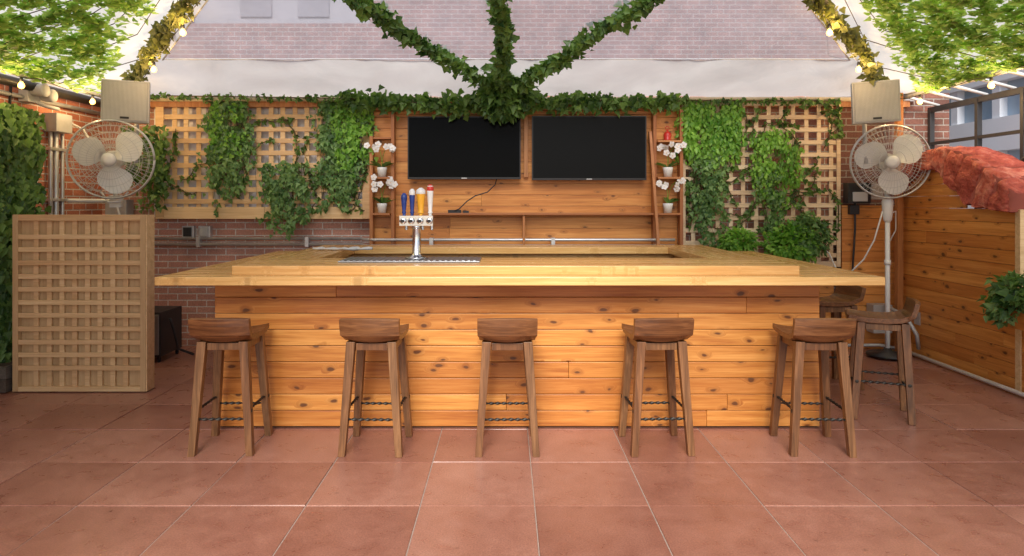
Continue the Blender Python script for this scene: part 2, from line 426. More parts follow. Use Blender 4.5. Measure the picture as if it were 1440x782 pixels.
# TV back wall panel
pn = MB(); pn.box(-1.44, 1.86, 7.445, 7.59, .3, 2.6, M_int)
planks(pn, -1.44, 1.86, .35, 2.58, 7.42, .022, M_panel, bh=.12)
pn.box(-1.47, 1.89, 7.36, 7.595, 2.585, 2.615, M_shelf)
for x in (-1.465, -1.235, 1.575, 1.86): pn.box(x, x + .035, 7.31, 7.415, .9, (2.3 if x < -1.4 else 2.583), M_trim)
pn.box(-1.43, -1.24, 7.33, 7.415, 2.27, 2.29, M_shelf)
pn.box(.19, .235, 7.375, 7.415, 1.86, 2.583, M_trim)
pn.box(-1.195, 1.57, 7.385, 7.413, 2.545, 2.583, M_panel)
pn.box(-.83, 1.57, 7.24, 7.415, 1.455, 1.477, M_shelf)
for x in (.175, ): pn.box(x, x + .025, 7.26, 7.40, 1.0, 1.453, M_trim)
for z in (1.86, 1.475):
    pn.box(-1.43, -1.24, 7.25, 7.415, z - .02, z, M_shelf)
for z in (2.25, 1.86, 1.475):
    pn.box(1.613, 1.858, 7.25, 7.415, z - .02, z, M_shelf)
pn.beam((1.60, 7.15, 1.0), (1.545, 7.34, 2.35), .03, .06, .03, .06, M_trim)
pn.build('wooden_tv_wall', .002)

def tv(x0, x1, z0, z1, ms):
    t = MB(); y = 7.30
    t.box(x0, x1, y, y + .045, z0, z1, M_dark)
    t.box(x0 + .012, x1 - .012, y - .002, y - .0005, z0 + .022, z1 - .012, ms)
    t.box(x0 + .3, x1 - .3, y + .045, y + .10, z0 + .2, z1 - .15, M_dark)
    t.box((x0 + x1) / 2 - .03, (x0 + x1) / 2 + .03, y - .004, y - .002, z0 + .006, z0 + .014, M_steel)
    t.build('television', .003)
tv(-1.055, .155, 1.838, 2.51, M_scr); tv(.275, 1.50, 1.828, 2.515, M_scr2)
cb = MB()
pts = [(-.1, 7.39, 1.86), (-.12, 7.35, 1.78), (-.2, 7.3, 1.70), (-.33, 7.28, 1.66), (-.42, 7.27, 1.60), (-.50, 7.26, 1.52), (-.55, 7.25, 1.50)]
cb.tube(pts, .006, M_dark, 6); cb.box(-.62, -.48, 7.26, 7.30, 1.478, 1.51, M_dark); cb.box(-.46, -.40, 7.27, 7.31, 1.478, 1.50, M_dark)
cb.build('power_cable')

# conduits
cd = MB()
for z in (1.19, 1.125):
    cd.tube([(-4.3, 7.54, z), (-1.6, 7.54, z), (-1.52, 7.36, z), (-1.4, 7.29, z), (1.45, 7.29, z), (1.8, 7.29, z)], .016, M_steel, 8)
for x in (-3.4, -2.2, -.8, .5): cd.box(x - .02, x + .02, 7.27 if x > -1.4 else 7.52, 7.40 if x > -1.4 else 7.59, 1.10, 1.21, M_steel)
cd.build('conduit_pipe')
ob_ = MB()
for x in (-3.58, -3.40):
    ob_.box(x, x + .13, 7.53, 7.60, 1.20, 1.33, M_steel); ob_.box(x + .02, x + .11, 7.515, 7.53, 1.215, 1.315, M_dark if x < -3.5 else M_pipe)
ob_.build('electrical_outlet', .004)

# lattice
def lattice(name, x0, x1, z0, z1, y, sp, sw, mat, th=.012, frame=.07):
    t = MB(); 
    x = x0 + frame + sp * .5
    while x < x1 - frame:
        j = G(0, .0025); t.box(x + j - sw / 2, x + j + sw / 2, y + th + .001, y + 2 * th, z0 + .01, z1 - .01, mat); x += sp
    z = z0 + frame + sp * .45
    while z < z1 - frame:
        j = G(0, .0025); t.box(x0 + .01, x1 - .01, y, y + th, z + j - sw / 2, z + j + sw / 2, mat); z += sp
    for a in ((x0, x0 + frame * .7, z0, z1), (x1 - frame * .7, x1, z0, z1)): t.box(a[0], a[1], y - th, y - .001, a[2], a[3], mat)
    for a in ((z0, z0 + frame), (z1 - frame, z1)): t.box(x0 + frame * .7 + .002, x1 - frame * .7 - .002, y - th + .001, y - .001, a[0], a[1], mat)
    return t
lattice('', -3.83, -1.48, 1.41, 2.76, 7.46, .132, .052, M_lat, frame=.13).build('lattice_trellis', .002)
lattice('', 1.905, 3.63, .89, 2.70, 7.42, .137, .046, M_latp, frame=.06).build('lattice_trellis', .002)
wp = MB(); wp.box(3.64, 4.24, 7.425, 7.55, 0, 1.55, M_int); planks(wp, 3.64, 4.24, 0, 1.56, 7.40, .02, M_panel, joints=False)
planks(wp, 1.9, 3.60, 0, .86, 7.50, .02, M_panel, joints=False); wp.build('wood_wall_cladding', .002)

# free-standing lattice panel
sc = MB(); X0, X1, Y0, Z1 = -4.12, -3.01, 5.70, 1.486
sc.box(X0 + .01, X1 - .01, Y0 + .045, Y0 + .118, .012, Z1 - .01, M_ply)
for i in range(10):
    x = X0 + .075 + i * (X1 - X0 - .15) / 9 + G(0, .002)
    if 0 < i < 9: sc.box(x - .020, x + .020, Y0 + .019, Y0 + .043, .04, Z1 - .04, M_lat)
for i in range(13):
    z = .095 + i * (Z1 - .17) / 12 + G(0, .002)
    if 0 < i < 12: sc.box(X0 + .04, X1 - .04, Y0 + .001, Y0 + .018, z - .020, z + .020, M_lat)
for a in ((X0, X0 + .045), (X1 - .045, X1)): sc.box(a[0], a[1], Y0 - .006, Y0 + .044, 0.01, Z1, M_ply)
for a in ((0.01, .05), (Z1 - .05, Z1)): sc.box(X0 + .046, X1 - .046, Y0 - .004, Y0 + .044, a[0], a[1], M_lat)
sc.box(X1 + .001, X1 + .012, Y0 - .004, Y0 + .12, .012, Z1 - .002, M_lat)
sc.build('lattice_screen_panel', .002)

# right wall
rw = MB(); xw = 4.25
prof = [(5.69, 1.516), (6.0, 1.53), (6.28, 1.56), (6.42, 1.70), (6.58, 1.86), (6.8, 1.95), (7.06, 1.93), (7.4, 1.80)]
def ymin(z):
    if z <= 1.52: return 5.69
    for i in range(5):
        if prof[i][1] <= z <= prof[i + 1][1]:
            k = (z - prof[i][1]) / (prof[i + 1][1] - prof[i][1]); return prof[i][0] + k * (prof[i + 1][0] - prof[i][0])
    return 7.0
z = 0
while z < 1.9:
    a = ymin(z + .06) if z > .80 else 2.0
    c = a; cuts = [a, 7.398]
    if z <= .8: cuts += [a + 1.6 + U(-.4, .4), 6.2 + U(-.5, .5)]
    elif R() < .5: cuts += [min(7.2, a + U(.5, 1.3))]
    cuts.sort()
    for k in range(len(cuts) - 1): rw.box(xw + U(0, .002), xw + .02, cuts[k] + .001, cuts[k + 1] - .001, z + .0015, z + .1165, M_side)
    z += .118
rw.box(xw + .022, xw + .12, 2.0, 7.39, 0, .80, M_int); rw.box(xw + .022, xw + .12, 5.70, 7.39, .802, 1.50, M_int)
rw.box(xw - .012, xw + .14, 5.63, 5.688, 0.0, 1.53, M_lat)
rw.box(xw - .01, xw + .14, 2.0, 5.62, .83, .855, M_shelf)
rw.build('wooden_side_wall', .002)
# arch: rough red stucco stones along a curve, on a mortar core
outer = [(5.62, 1.67), (5.78, 1.80), (5.98, 1.93), (6.22, 2.05), (6.5, 2.12), (6.76, 2.12), (7.0, 2.05), (7.2, 1.94), (7.38, 1.79)]
inner = [(5.66, 1.50), (5.92, 1.53), (6.18, 1.56), (6.36, 1.68), (6.54, 1.83), (6.74, 1.92), (6.94, 1.89), (7.14, 1.80), (7.34, 1.66)]
def lp(c, t):
    t = min(max(t, 0), 1) * (len(c) - 1); i = min(int(t), len(c) - 2); k = t - i
    p0 = Vector(c[max(i - 1, 0)]); p1 = Vector(c[i]); p2 = Vector(c[i + 1]); p3 = Vector(c[min(i + 2, len(c) - 1)])
    return .5 * ((2 * p1) + (p2 - p0) * k + (2 * p0 - 5 * p1 + 4 * p2 - p3) * k * k + (3 * p1 - p0 - 3 * p2 + p3) * k ** 3)
ar = MB()
def stone(t0, t1, q0, q1, x0, x1, mat, rough, N=8):
    idx = {}; vs = []; fs = []
    jo = rv() * .004
    def pos(a, b_, c_):
        t = t0 + (t1 - t0) * a; q = q0 + (q1 - q0) * b_
        o = lp(outer, t); n_ = lp(inner, t); yz = n_.lerp(o, q)
        return Vector((x0 + (x1 - x0) * c_, yz.x, yz.y))
    cen = pos(.5, .5, .5)
    def vid(i, j, k):
        key = (i, j, k)
        if key not in idx:
            v = pos(i / N, j / N, k / N)
            e = sum(1 for a in (i, j, k) if a in (0, N))
            if rough:
                v = v + (cen - v) * (0, 0, .05, .11)[e]
                v = v + (v - cen).normalized() * (noise.noise(v * 7 + Vector((3, 1, 2))) * .040 + noise.noise(v * 19) * .016) + jo
            idx[key] = len(vs); vs.append(v)
        return idx[key]
    for i in range(N):
        for j in range(N):
            for f in ((0), (N)):
                fs.append([vid(i, j, f), vid(i + 1, j, f), vid(i + 1, j + 1, f), vid(i, j + 1, f)])
                fs.append([vid(i, f, j), vid(i + 1, f, j), vid(i + 1, f, j + 1), vid(i, f, j + 1)])
                fs.append([vid(f, i, j), vid(f, i + 1, j), vid(f, i + 1, j + 1), vid(f, i, j + 1)])
    ar.add(vs, fs, mat, True)
ts = [0, .13, .24, .37, .48, .60, .71, .84, 1.0]
for bk in range(8): stone(ts[bk] + .001, ts[bk + 1] - .001, 0, .97, 4.16, 4.60, M_red, True)
for bk in range(16): stone(bk / 16, (bk + 1) / 16, .05, .93, 4.18, 4.58, M_redm, False, 1)
ar.build('red_stone_arch')
pl = MB(); pl.box(4.235, 4.248, 7.0, 7.0 + .09, .33, .46, M_steel); pl.build('wall_outlet_plate')
fp = MB(); fp.tube([(4.19, 7.3, .03), (4.19, 5.0, .03), (4.19, 3.0, .03)], .02, M_white, 8); fp.tube([(3.6, 7.3, .06), (4.0, 7.32, .06), (4.19, 7.28, .03)], .018, M_pipe, 8); fp.build('floor_conduit')

# glazing to the right
gz = MB(); xg = 4.66
for z, h in ((2.58, .055), (2.22, .03), (1.72, .045), (.86, .04)): gz.box(xg, xg + .05, 1.5, 7.55, z, z + h, M_bframe)
for y in (1.5, 2.9, 4.3, 5.62, 6.15, 6.75, 7.5): gz.box(xg - .004, xg + .046, y, y + .04, 0.0, 2.62, M_bframe)
gz.tube([(xg - .03, 6.9, 1.6), (xg - .03, 5.3, 2.35)], .022, M_bframe, 6)
gz.box(xg + .0, xg + .05, 1.5, 7.55, 0, .84, M_white)
gz.build('glazed_window_wall')
rf = MB()
for k in range(14):
    y = 2.6 + k * .37
    rf.tube([(4.22, y, 2.77), (4.70, y, 2.64)], .016, M_white, 6)
rf.tube([(4.24, 1.5, 2.755), (4.24, 7.4, 2.755)], .022, M_white, 8)
rf.build('canopy_rafters')

# ------------------------------------------------------------------ bar
b = MB()
FX0, FX1, FY = -2.05, 2.205, 4.8
planks(b, FX0, FX1, .012, 1.036, FY, .02, M_bar, bh=.1138, gap=.0035)
b.box(FX0 + .005, FX1 - .005, FY + .022, FY + .09, 0, 1.036, M_int)
b.box(FX0 + .0, FX0 + .06, FY + .092, 6.9, 0, 1.036, M_side); b.box(FX1 - .06, FX1, FY + .092, 6.9, 0, 1.036, M_side)
b.box(FX0 + .2, FX1 - .2, 4.893, 5.2, .2, 1.036, M_int)
zb, zt = 1.04, 1.095
ys = [4.50, 4.62, 4.80, 4.98, 5.20]
for k in range(4): b.box(-2.32, 2.50, ys[k] + (.0008 if k else 0), ys[k + 1] - .0008, zb, zt, M_top)
for xs in ([-2.32, -2.1, -1.88, -1.5], [1.62, 2.0, 2.25, 2.50]):
    for k in range(3): b.box(xs[k] + .0008, xs[k + 1] - .0008, 5.201, 6.95, zb, zt, M_topy)
b.box(-1.499, 1.619, 6.62, 6.95, zb, zt, M_top)
r0, r1 = 1.0955, 1.158
for a, c in ((4.63, 4.672), (4.6735, 4.86), (4.8615, 5.07), (5.0715, 5.28)): b.box(-1.86 if a > 4.63 else -1.862, 1.99, a, c, r0, r1, M_top)
for x0, x1 in ((-1.86, -1.66), (-1.658, -1.46), (1.56, 1.77), (1.772, 1.99)): b.box(x0, x1, 5.282, 6.95, r0, r1 - .001, M_topy)
b.box(-1.458, 1.558, 6.55, 6.75, r0, r1, M_top); b.box(-1.458, 1.558, 6.752, 6.95, r0, r1, M_top)
b.box(-1.45, 1.55, 6.90, 6.93, .2, 1.035, M_int)
x = -1.45
while x < 1.56: b.box(x, x + .025, 6.60, 6.898, .6, 1.035, M_top); x += .3
b.box(-1.45, 1.55, 6.61, 6.898, .93, .95, M_top)
b.box(-1.40, 1.50, 5.22, 5.7, .86, .88, M_brushed)
b.build('wooden_bar', .004)
tr = MB()
tr.box(-1.20, -.19, 4.86, 5.24, 1.1605, 1.170, M_brushed)
for i in range(24): tr.box(-1.18 + i * .041, -1.18 + i * .041 + .02, 4.885, 5.215, 1.1705, 1.174, M_brushed)
tr.build('drip_tray', .002)
nk = MB(); clm = [(-1.72 + i * .035, 6.1 + G(0, .02), 1.172 + abs(G(0, .006))) for i in range(16)]
nk.tube(clm, [.012 + R() * .02 for _ in clm], M_white, 8, flat=.6); nk.build('folded_towel')

# tap tower
t = MB(); cx, cy = -.667, 5.08
t.lathe((cx, cy, 1.1745), [(.085, 0), (.085, .008), (.045, .014), (.032, .03), (.030, .22), (.036, .225), (.036, .24)], M_chrome, 28)
t.box(cx - .125, cx + .125, cy - .035, cy + .035, 1.415, 1.49, M_chrome)
hs = [(-.095, M_blue, .15, M_blue, 1.0), (-.035, M_blue, .19, M_white, 1.0), (.03, M_yel, .20, M_white, 1.5), (.10, M_white, .23, M_redp, 1.1)]
for dx, m1, h, m2, wd in hs:
    t.lathe((cx + dx, cy - .066, 1.452), [(.012, 0), (.024, .004), (.024, .010), (.014, .014), (.014, .03)], M_chrome, 16, axis='y')
    t.lathe((cx + dx, cy - .062, 1.452), [(.010, -.02), (.014, -.01), (.012, 0)], M_dark, 12, axis='y')
    t.tube([(cx + dx, cy + .036, 1.452), (cx + dx, cy + .09, 1.452), (cx + dx, cy + .12, 1.44), (cx + dx, cy + .13, 1.38)], .012, M_chrome, 10)
    t.lathe((cx + dx, cy + .01, 1.4905), [(.012, 0), (.012, .015), (.017 * wd, .02), (.013 * wd, .035), (.018 * wd, h * .5), (.022 * wd, h * .8), (.020 * wd, h * .95), (.008, h)], m1, 14)
    t.lathe((cx + dx, cy + .01, 1.4905 + h * .80), [(.0225 * wd, 0), (.024 * wd, .01), (.022 * wd, .03), (.010, .048)], m2, 14)
t.build('beer_tap_tower', .002)

# ------------------------------------------------------------------ stools
def stool(x, y, yaw):
    s = MB()
    cl = [(-.222, .872), (-.214, .825), (-.198, .775), (-.168, .742), (-.12, .728), (-.04, .720), (.06, .720), (.14, .727), (.20, .738), (.222, .738)]
    th = .034; NX = 10; W = .178
    top = []; bot = []
    for i in range(len(cl)):
        a = Vector(cl[max(0, i - 1)]); c = Vector(cl[min(len(cl) - 1, i + 1)]); tt = (c - a).normalized(); n = Vector((-tt.y, tt.x))
        if n.y < 0 and i > 3: n = -n
        if i <= 3 and n.x < 0: n = -n
        p = Vector(cl[i]); top.append(p); bot.append(p - n * th)
    vs = []
    for L, sgn in ((top, 1), (bot, 0)):
        for i, p in enumerate(L):
            for k in range(NX + 1):
                xx = -1 + 2 * k / NX
                wloc = W * (1.0 + (.05 if i < 3 else 0) - (.03 if i > 7 else 0))
                dz = .022 * xx * xx if i > 2 else 0; dy = .02 * xx * xx if i <= 3 else 0
                if i == 0: dz = -.006 * xx * xx
                vs.append((xx * wloc, p.x + dy, p.y + dz))
    n1 = NX + 1; nr = len(cl); off = nr * n1; fs = []
    for i in range(nr - 1):
        for k in range(NX):
            fs.append((i * n1 + k, i * n1 + k + 1, (i + 1) * n1 + k + 1, (i + 1) * n1 + k))
            fs.append((off + i * n1 + k, off + (i + 1) * n1 + k, off + (i + 1) * n1 + k + 1, off + i * n1 + k + 1))
    for i in range(nr - 1):
        fs.append((i * n1, (i + 1) * n1, off + (i + 1) * n1, off + i * n1))
        fs.append((i * n1 + NX, off + i * n1 + NX, off + (i + 1) * n1 + NX, (i + 1) * n1 + NX))
    for k in range(NX):
        fs.append((k, off + k, off + k + 1, k + 1)); e = (nr - 1) * n1
        fs.append((e + k, e + k + 1, off + e + k + 1, off + e + k))
    s.add(vs, fs, M_seat, False)
    zt_ = .71
    for sx in (-1, 1):
        s.beam((sx * .180, -.185, .0), (sx * .130, -.148, zt_), .042, .048, .056, .052, M_stool)
        s.beam((sx * .180, .190, .0), (sx * .130, .135, zt_), .042, .048, .056, .052, M_stool)
        s.box(sx * .130 - .018, sx * .130 + .018, -.12, .108, .655, .70, M_stool)
        def rung(p0, p1):
            p0 = Vector(p0); p1 = Vector(p1); n = 44
            s.tube([p0.lerp(p1, i / n) for i in range(n + 1)], .0115, M_iron, 6, flat=.5, twist=.55)
        zr = .275; k = zr / zt_
        rung((sx * (.18 - .05 * k), -.185 + .037 * k, zr), (sx * (.18 - .05 * k), .19 - .055 * k, zr))
        for yy in (-.185 + .037 * k, .19 - .055 * k):
            s.lathe((sx * (.18 - .05 * k) + sx * .024 - .002, yy, zr), [(.013, 0), (.013, .004)], M_iron, 10, axis='x')
    zr = .225; k = zr / zt_
    for yy in (-.185 + .037 * k, .19 - .055 * k):
        rung((-.18 + .05 * k, yy, zr), (.18 - .05 * k, yy, zr))
    s.box(-.10, .10, -.155, -.125, .655, .70, M_stool); s.box(-.10, .10, .11, .14, .655, .70, M_stool)
    s.build('bar_stool', .004, (x, y, 0), (0, 0, math.radians(yaw)))
for a in ((-1.795, 4.47, 2), (-.845, 4.46, -1.5), (0.005, 4.46, .6), (.973, 4.47, 2.5), (1.99, 4.46, -3), (2.80, 5.12, 68), (2.80, 5.95, 96)): stool(*a)

# ------------------------------------------------------------------ fans and speakers
def fan(loc, rot, rad=.375):
    s = MB()
    for sg, dep in ((-1, .085), (1, .07)):
        yy = lambda r: sg * (.02 + dep * (1 - (r / rad) ** 2.2))
        for rr, w_ in ((rad, .006), (.33 * rad / .375, .0025), (.26, .0025), (.19, .0025), (.12, .003), (.065, .003)): s.ring((0, yy(rr), 0), rr, w_, M_wire, 44)
        for k in range(54):
            a = 2 * math.pi * k / 54; pts = []
            for q in range(6):
                r_ = .06 + (rad - .06) * q / 5; aa = a + sg * .12 * (q / 5)
                pts.append((r_ * math.cos(aa), yy(r_), r_ * math.sin(aa)))
            s.tube(pts, .0018, M_wire, 3)
    s.ring((0, 0, 0), rad + .003, .010, M_wire, 48)
    s.lathe((0, -.115, 0), [(.02, 0), (.062, .004), (.062, .012), (.03, .016)], M_fan, 24, axis='y')
    s.lathe((0, -.05, 0), [(.035, 0), (.05, .02), (.05, .07)], M_fan, 20, axis='y')
    s.lathe((0, .06, 0), [(.07, 0), (.085, .03), (.085, .17), (.06, .20)], M_fan, 24, axis='y')
    for k in range(3):
        a0 = 2 * math.pi * k / 3 + .5; vs = []; fs = []; nr, nc = 9, 7
        for i in range(nr):
            q = i / (nr - 1); r_ = .045 + q * .295
            half = (.25 + .50 * math.sin(math.pi * min(1, q * .62 + .18))) * (1 - .35 * q ** 6)
            for j in range(nc):
                s_ = -1 + 2 * j / (nc - 1); an = a0 + s_ * half + .25 * q
                rr = r_ - .035 * q * s_ * s_
                vs.append((rr * math.cos(an), -.005 + .05 * s_ * (1 - .4 * q), rr * math.sin(an)))
        for i in range(nr - 1):
            for j in range(nc - 1): fs.append((i * nc + j, i * nc + j + 1, (i + 1) * nc + j + 1, (i + 1) * nc + j))
        s.add(vs, fs, M_fan, True)
    return s.build('pedestal_fan' if loc[0] > 0 else 'wall_fan', 0, loc, rot)
f1 = fan((-3.82, 6.60, 2.006), (math.radians(4), 0, math.radians(18)))
f2 = fan((3.88, 6.90, 2.0), (math.radians(4), 0, math.radians(-16)), .365)
br = MB()
br.tube([(0, .20, 0), (0, .26, -.05), (0, .24, -.30), (-.02, .22, -.36)], .022, M_fan, 10)
br.tube([(-.12, .12, -.32), (-.05, .08, -.42), (.05, .08, -.42), (.12, .12, -.32)], .010, M_fan, 8)
br.box(-.06, .04, .17, .27, -.48, -.36, M_fan)
br.tube([(0, .24, -.42), (-.45, .30, -.42)], .02, M_fan, 8)
bo = br.build('fan_bracket', .003); bo.parent = f1
po = MB()
po.tube([(0, .20, 0), (0, .22, -.1), (0, .16, -.3), (0, .10, -.36)], .024, M_fan, 10)
po.lathe((0, .10, -.62), [(.022, 0), (.04, .03), (.05, .12), (.055, .22), (.035, .27)], M_fan, 18)
po.tube([(0, .10, -.36), (0, .10, -1.3), (0, .10, -1.97)], .024, M_white, 12)
po.lathe((0, .10, -1.05), [(.032, 0), (.032, .05)], M_white, 14)
po.lathe((0, .10, -1.98), [(.20, 0), (.20, .02), (.05, .05), (.03, .08)], M_dark, 24)
pb = po.build('fan_pole', 0); pb.parent = f2
pb.rotation_euler = (-math.radians(4), 0, 0)
def speaker(loc, rot, nm='wall_speaker'):
    s = MB(); W, H, D = .215, .20, .24
    vs = [(-W, -D / 2, -H), (W, -D / 2, -H), (W * .72, D / 2, -H), (-W * .72, D / 2, -H), (-W, -D / 2, H), (W, -D / 2, H), (W * .72, D / 2, H), (-W * .72, D / 2, H)]
    s.add(vs, [(3, 2, 1, 0), (4, 5, 6, 7), (0, 1, 5, 4), (1, 2, 6, 5), (2, 3, 7, 6), (3, 0, 4, 7)], M_spk)
    s.box(-W + .012, W - .012, -D / 2 - .010, -D / 2 - .001, -H + .012, H - .012, M_grill)
    for i in range(34):
        xx = -W + .028 + i * (2 * W - .056) / 33
        s.box(xx - .0030, xx + .0030, -D / 2 - .0125, -D / 2 - .0102, -H + .02, H - .02, M_spk)
    s.box(-.04, .04, -D / 2 - .016, -D / 2 - .013, -H + .03, -H + .05, M_dark)
    s.tube([(0, D / 2, 0), (0, D / 2 + .12, .02)], .02, M_dark, 8); s.box(-.05, .05, D / 2 + .1, D / 2 + .12, -.1, .1, M_dark)
    s.tube([(0, D / 2 + .12, -.05), (0, D / 2 + .12, -.60)], .022, M_pipe, 8)
    s.build(nm, .006, loc, rot)
speaker((-3.71, 6.72, 2.575), (math.radians(3), math.radians(2), math.radians(12)))
speaker((3.60, 6.72, 2.57), (math.radians(3), math.radians(-3), math.radians(-10)))
e = MB()
e.box(-4.49, -4.36, 6.62, 6.86, 2.28, 2.46, M_pipe)
for y, r_, zl in ((6.68, .02, 1.3), (6.76, .026, .2), (6.86, .018, .2)): e.tube([(-4.46, y, 2.30), (-4.46, y, zl)], r_, M_steel, 8)
for z in (1.6, 2.1): e.box(-4.498, -4.43, 6.64, 6.92, z, z + .03, M_steel)
e.tube([(-4.44, 6.95, 2.4), (-4.40, 7.1, 2.35), (-4.2, 7.2, 1.9), (-4.15, 7.3, 1.5), (-4.1, 7.3, 1.35)], .012, M_white, 6)
e.box(-4.35, -4.12, 7.40, 7.55, 1.35, 1.62, M_pipe); e.tube([(-4.25, 7.48, 1.35), (-4.25, 7.48, .1)], .02, M_steel, 8)
e.build('electrical_conduit', .003)
sl = MB()
sl.box(-4.49, -4.40, 6.28, 6.46, 2.52, 2.64, M_spk)
sl.lathe((-4.42, 6.34, 2.63), [(.02, 0), (.05, .02), (.065, .14), (.055, .15)], M_spk, 16, axis='x')
sl.lathe((-4.42, 6.48, 2.60), [(.02, 0), (.05, .02), (.065, .12), (.055, .13)], M_spk, 16, axis='x')
sl.tube([(-4.43, 6.4, 2.54), (-4.36, 6.46, 2.50), (-4.33, 6.6, 2.49)], .018, M_spk, 8)
sl.build('security_floodlight', .004)
dp = MB()
dp.tube([(-4.38, 3, 2.66), (-4.38, 5.6, 2.66), (-4.38, 7.5, 2.66)], .045, M_iron, 10); dp.tube([(-4.45, 3, 2.56), (-4.45, 7.5, 2.56)], .02, M_pipe, 8)
dp.tube([(-4.44, 6.12, 2.66), (-4.45, 6.1, 2.2), (-4.44, 6.14, 1.8)], .012, M_dark, 6)
dp.build('overhead_pipe')
fr = MB(); fr.box(-3.75, -3.42, 6.75, 7.2, .06, .50, M_dark); fr.box(-3.74, -3.43, 6.735, 6.749, .08, .48, M_brushed)
for x in (-3.72, -3.47):
    for y in (6.78, 7.15): fr.box(x, x + .03, y, y + .03, 0, .058, M_dark)
fr.tube([(-3.40, 6.9, .42), (-3.36, 6.9, .3), (-3.34, 6.95, .1), (-3.2, 7.0, .03)], .015, M_dark, 6)
fr.build('bar_refrigerator', .006)
jb = MB(); jb.box(3.66, 3.90, 7.30, 7.42, 1.58, 1.80, M_dark); jb.box(3.70, 3.86, 7.285, 7.299, 1.60, 1.70, M_spk); jb.box(3.92, 4.05, 7.33, 7.42, 1.62, 1.78, M_pipe)
jb.box(3.70, 3.80, 7.34, 7.40, 1.46, 1.56, M_dark); jb.tube([(3.76, 7.36, 1.6), (3.76, 7.36, 1.3), (3.7, 7.36, .3)], .012, M_dark, 6)
jb.build('electrical_box', .004)
wc = MB(); wc.tube([(3.86, 7.0, 1.5), (3.80, 7.05, 1.2), (3.72, 7.1, 1.0), (3.60, 7.2, .82), (3.52, 7.25, .85), (3.45, 7.3, 1.05), (3.35, 7.32, 1.12)], .008, M_white, 6); 
wc.tube([(3.9, 7.0, 1.45), (4.05, 7.1, 1.5), (4.08, 7.15, 1.3), (4.0, 7.2, 1.1)], .007, M_white, 6); wc.build('white_cable')
cp = MB(); cp.box(4.14, 4.20, 7.22, 7.28, 0, 2.75, M_trim); cp.build('wooden_post')
cpj = MB(); cpj.tube([(4.0, 7.2, .5), (4.1, 7.0, .42), (4.15, 6.9, .25), (4.2, 6.95, .1)], .02, M_pipe, 8); cpj.box(3.9, 4.1, 7.25, 7.39, .2, .5, M_pipe); cpj.build('pipe_fitting')

# ------------------------------------------------------------------ orchids
def orchid(x, y, z, lean=1, s=1.0):
    o = Leaves()
    o.lathe((x, y, z), [(.034 * s, 0), (.042 * s, .06 * s), (.046 * s, .085 * s), (.040 * s, .086 * s), (.038 * s, .075 * s)], M_white, 18)
    for i in range(6):
        a = U(0, 6.28); o.leaf(Vector((x, y, z + .08 * s)), Vector((math.cos(a), math.sin(a) * .6, .6)), Vector((0, 0, 1)), .13 * s, SML, M_ivy, .8)
    for st in range(2):
        sd = lean if st == 0 else -lean * .5
        pts = [Vector((x + sd * .013 * q * q * .35, y - .006 * q, z + .08 * s + .20 * s * math.sin(q * .33) * (1 - .05 * st))) for q in range(6)]
        o.tube(pts, .003, M_fern, 5)
        for i in range(5):
            c = pts[-1] + Vector((G(0, .028), -.02 + G(0, .01), G(-.015, .032))) * s; n = Vector((G(0, .3), -1, G(0, .3))).normalized()
            s1 = n.orthogonal().normalized(); s2 = n.cross(s1)
            for k in range(5):
                a = 2 * math.pi * k / 5 + i; d = s1 * math.cos(a) + s2 * math.sin(a)
                o.leaf(c, d - n * -.15, n, .031 * s, SML, M_petal, 1.9)
            o.leaf(c + n * .006, s1, n, .010, SML, M_yel, 1.5)
    o.build('orchid_plant')
for a in ((-1.33, 7.31, 1.862, 1), (-1.33, 7.31, 1.477, 1), (1.73, 7.31, 1.862, 1), (1.73, 7.31, 1.477, 1)): orchid(*a, s=1.2)
ln = MB(); ln.lathe((1.73, 7.33, 2.252), [(.04, 0), (.045, .01), (.035, .02), (.045, .06), (.03, .09), (.008, .10), (.008, .12)], M_redp, 16); ln.ring((1.73, 7.33, 2.385), .02, .004, M_redp, 16); ln.build('red_lantern')

# ------------------------------------------------------------------ canopy
HX, EY, EZ, AY, AZ = 4.25, 7.45, 2.74, 2.6, 4.14
sb = (AZ - EZ) / (EY - AY); ss = (AZ - EZ) / HX
def zback(y): return EZ + (EY - y) * sb
def zside(x): return EZ + (HX - abs(x)) * ss
def hipx(y): return HX * (y - AY) / (EY - AY)
cn = MB()
def patch(c, nu, nv, mat):
    c = [Vector(q) for q in c]; vs = []; fs = []
    for j in range(nv + 1):
        for i in range(nu + 1):
            u, v = i / nu, j / nv
            q = c[0].lerp(c[1], u).lerp(c[3].lerp(c[2], u), v)
            q.z += .026 * noise.noise(Vector((q.x * 1.6, q.y * 1.6, 0))) + .012 * noise.noise(Vector((q.x * 6, q.y * 3, 3)))
            vs.append(q)
    for j in range(nv):
        for i in range(nu): fs.append((j * (nu + 1) + i, j * (nu + 1) + i + 1, (j + 1) * (nu + 1) + i + 1, (j + 1) * (nu + 1) + i))
    cn.add(vs, fs, mat, True)
y1, y2 = 6.62, 3.2
v1, v2 = hipx(y1) - .19, hipx(y2) - .19
P = lambda x, y: (x, y, zback(y))
patch([P(-HX, EY), P(HX, EY), P(hipx(y1), y1), P(-hipx(y1), y1)], 120, 12, M_fab)
patch([P(-hipx(y1), y1), P(-v1, y1), P(-v2, y2), P(-hipx(y2), y2)], 2, 30, M_fab)
patch([P(v1, y1), P(hipx(y1), y1), P(hipx(y2), y2), P(v2, y2)], 2, 30, M_fab)
patch([P(-v1, y1), P(v1, y1), P(v2, y2), P(-v2, y2)], 40, 30, M_vin)
patch([P(-hipx(y2), y2), P(hipx(y2), y2), P(0, AY), P(0, AY)], 8, 4, M_fab)
for sg in (-1, 1):
    patch([(sg * HX, EY, EZ), (0, AY, AZ), (0, AY, AZ), (sg * HX, -2.25, EZ)], 40, 40, M_fab)
